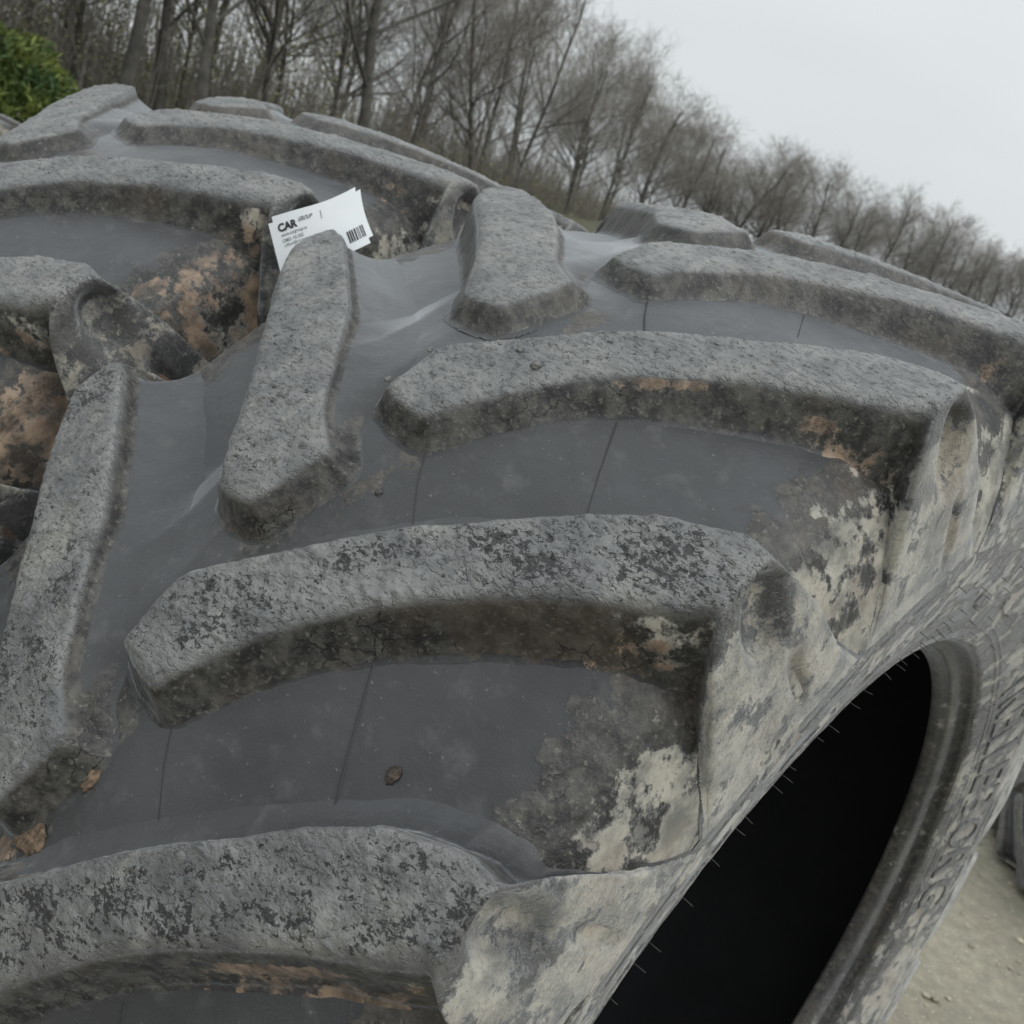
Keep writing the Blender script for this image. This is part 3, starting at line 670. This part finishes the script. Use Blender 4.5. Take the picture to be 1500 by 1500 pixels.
while az < -8:
    d0 = float(np.interp(az, AZT, DT)); rows = 4 if -50 < az < -33 else 3
    for row in range(rows):
        d = d0 + row * (4 + d0 * .05) + rt.uniform(-2, 2); aa = az + rt.uniform(-.5, .5) * 200 / d0 / 2
        h = rt.uniform(12.5, 17.0) * (1, .96, 1.0, 1.05)[row]
        if az < -46: lb, gr = ('tall bare woodland tree standing behind the rear tyre on the left', 'bare trees of the wood behind the rear tyre')
        elif az < -36: lb, gr = ('tall bare woodland tree rising above the middle of the tyres', 'bare trees at the tall end of the wood')
        else: lb, gr = ('distant bare tree in the receding treeline on the right', 'distant bare trees of the treeline on the right')
        if row == 0 and az < -36: lb = 'bare tree in the front row of the wood, ' + ('behind the rear tyre' if az < -46 else 'above the middle of the picture'); gr += ', front row'
        tree(aa, d, h, rt.randrange(7), lb, gr, rt.uniform(0, 6.28), rt.uniform(.85, 1.25) * (1.0 if az < -36 else 1.3)); cnt += 1
    az += math.degrees(3.3 / d0) * (1.0 if d0 < 100 else 1.15)
# a few trees one can single out
tree(-62.2, 38, 16, 0, 'thick dark trunk rising just right of the green hedge', None, 1.0, 1.2)
tree(-58.3, 30, 16, 1, 'leaning dark trunk above the crest of the rear tyre', None, 2.2, 1.0)
tree(-50.7, 40, 17, 3, 'dark forked tree with spreading limbs in the middle of the wood', None, .7, 1.35)

# undergrowth: thin saplings and first leaves, uncountable
LEAF = simple('spring_leaf', (.28, .27, .13), .8, 3, .45)
uv_, uf_ = [], []
for i in range(60000):
    a = -74 + 68 * rt.random() ** 1.7; d0 = float(np.interp(a, AZT, DT)) * rt.uniform(.98, 1.5); z = abs(rt.gauss(0, 1.0)) * (3.6 if a < -52 else 1.3)
    if a > -40 and rt.random() < .6: continue
    x = CAMC[0] + math.sin(math.radians(a)) * d0; y = CAMC[1] + math.cos(math.radians(a)) * d0; s = rt.uniform(.03, .09) * (d0 / 40) ** .5; b0 = len(uv_)
    v1 = Vector((rt.gauss(0, 1), rt.gauss(0, 1), rt.gauss(0, 1))).normalized() * s; v2 = v1.cross(Vector((rt.gauss(0, 1), rt.gauss(0, 1), rt.gauss(0, 1)))).normalized() * s
    c = Vector((x, y, z))
    uv_ += [tuple(c - v1), tuple(c - v2 * .6), tuple(c + v1), tuple(c + v2 * .6)]; uf_.append((b0, b0 + 1, b0 + 2, b0 + 3))
tag(mesh_obj('undergrowth', uv_, uf_, LEAF, smooth=False), kind='stuff')
Tb = Tubes()
for i in range(8000):
    a = -74 + 68 * rt.random() ** 1.3; d0 = float(np.interp(a, AZT, DT)) * rt.uniform(.95, 1.5); h = rt.uniform(1.2, 6.0) * (1.0 if a < -45 else .9)
    if a < -50 and rt.random() < .6: continue
    p = Vector((CAMC[0] + math.sin(math.radians(a)) * d0, CAMC[1] + math.cos(math.radians(a)) * d0, 0)); q_ = p + Vector((rt.gauss(0, .12) * h, rt.gauss(0, .12) * h, h))
    Tb.add([p, p.lerp(q_, .5) + Vector((rt.gauss(0, .1), rt.gauss(0, .1), 0)), q_], [.03, .02, .01], 3)
    for j in range(5):
        t = rt.uniform(.25, .95); b_ = p.lerp(q_, t); Tb.add([b_, b_ + Vector((rt.gauss(0, .5), rt.gauss(0, .5), rt.uniform(.2, .9)))], [.013, .007], 3)
tag(mesh_obj('saplings', np.array(Tb.V), np.array(Tb.F), TWIG), kind='stuff')

# evergreen hedge at the far left
hd = empty('evergreen_hedge', (CAMC[0] + math.sin(math.radians(-68.8)) * 10, CAMC[1] + math.cos(math.radians(-68.8)) * 10, 0)); tag(hd, 'clipped bright green evergreen bush at the far left edge behind the tyre', 'bush')
HG = NT('hedge_leaf'); co = HG.coords(False); HG.link(HG.mix(HG.ramp(HG.noise(co, 3, 4, .6), .3, .7), (.022, .06, .018), (.17, .20, .035)), HG.bsdf.inputs['Base Color']); HG.bsdf.inputs['Roughness'].default_value = .75
hv, hf = [], []
for i in range(26000):
    while True:
        x, y, z = rt.uniform(-1, 1), rt.uniform(-1, 1), rt.uniform(0, 1)
        rr = x * x + y * y + (z * .93) ** 4
        if .55 < rr < 1 + rt.uniform(-.1, .1): break
    c = Vector((x * .95, y * .95, .05 + z * 1.62 + .12 * math.sin(x * 5) * z)); s = rt.uniform(.015, .035)
    v1 = (Vector((x, y, rt.uniform(.2, 1.2))).normalized() + Vector((rt.gauss(0, .5), rt.gauss(0, .5), rt.gauss(0, .5)))).normalized() * s * 1.8
    v2 = v1.cross(Vector((rt.gauss(0, 1), rt.gauss(0, 1), rt.gauss(0, 1)))).normalized() * s * .5; b0 = len(hv)
    hv += [tuple(c - v1), tuple(c - v2), tuple(c + v1), tuple(c + v2)]; hf.append((b0, b0 + 1, b0 + 2, b0 + 3))
mesh_obj('foliage', hv, hf, HG.m, hd, smooth=False)
mesh_obj('stem', *tube((0, 0, -.05), (0, 0, 1.3), .05, 7), BARK, hd)
# an older tyre standing in front of the hedge
t4 = empty('tractor_tyre', (CAMC[0] + math.sin(math.radians(-68.0)) * 7.2, CAMC[1] + math.cos(math.radians(-68.0)) * 7.2, .66)); tag(t4, 'small dark tyre in front of the green bush at the far left edge', 'tyre')
t4.scale = (.70,) * 3; t4.rotation_euler = (0, 0, .2)
def copy_children(src, dst):
    for ch in src.children:
        c = ch.copy(); COL.objects.link(c); c.parent = dst
bpy.context.view_layer.update()
copy_children(t3, t4)
print('trees', cnt)
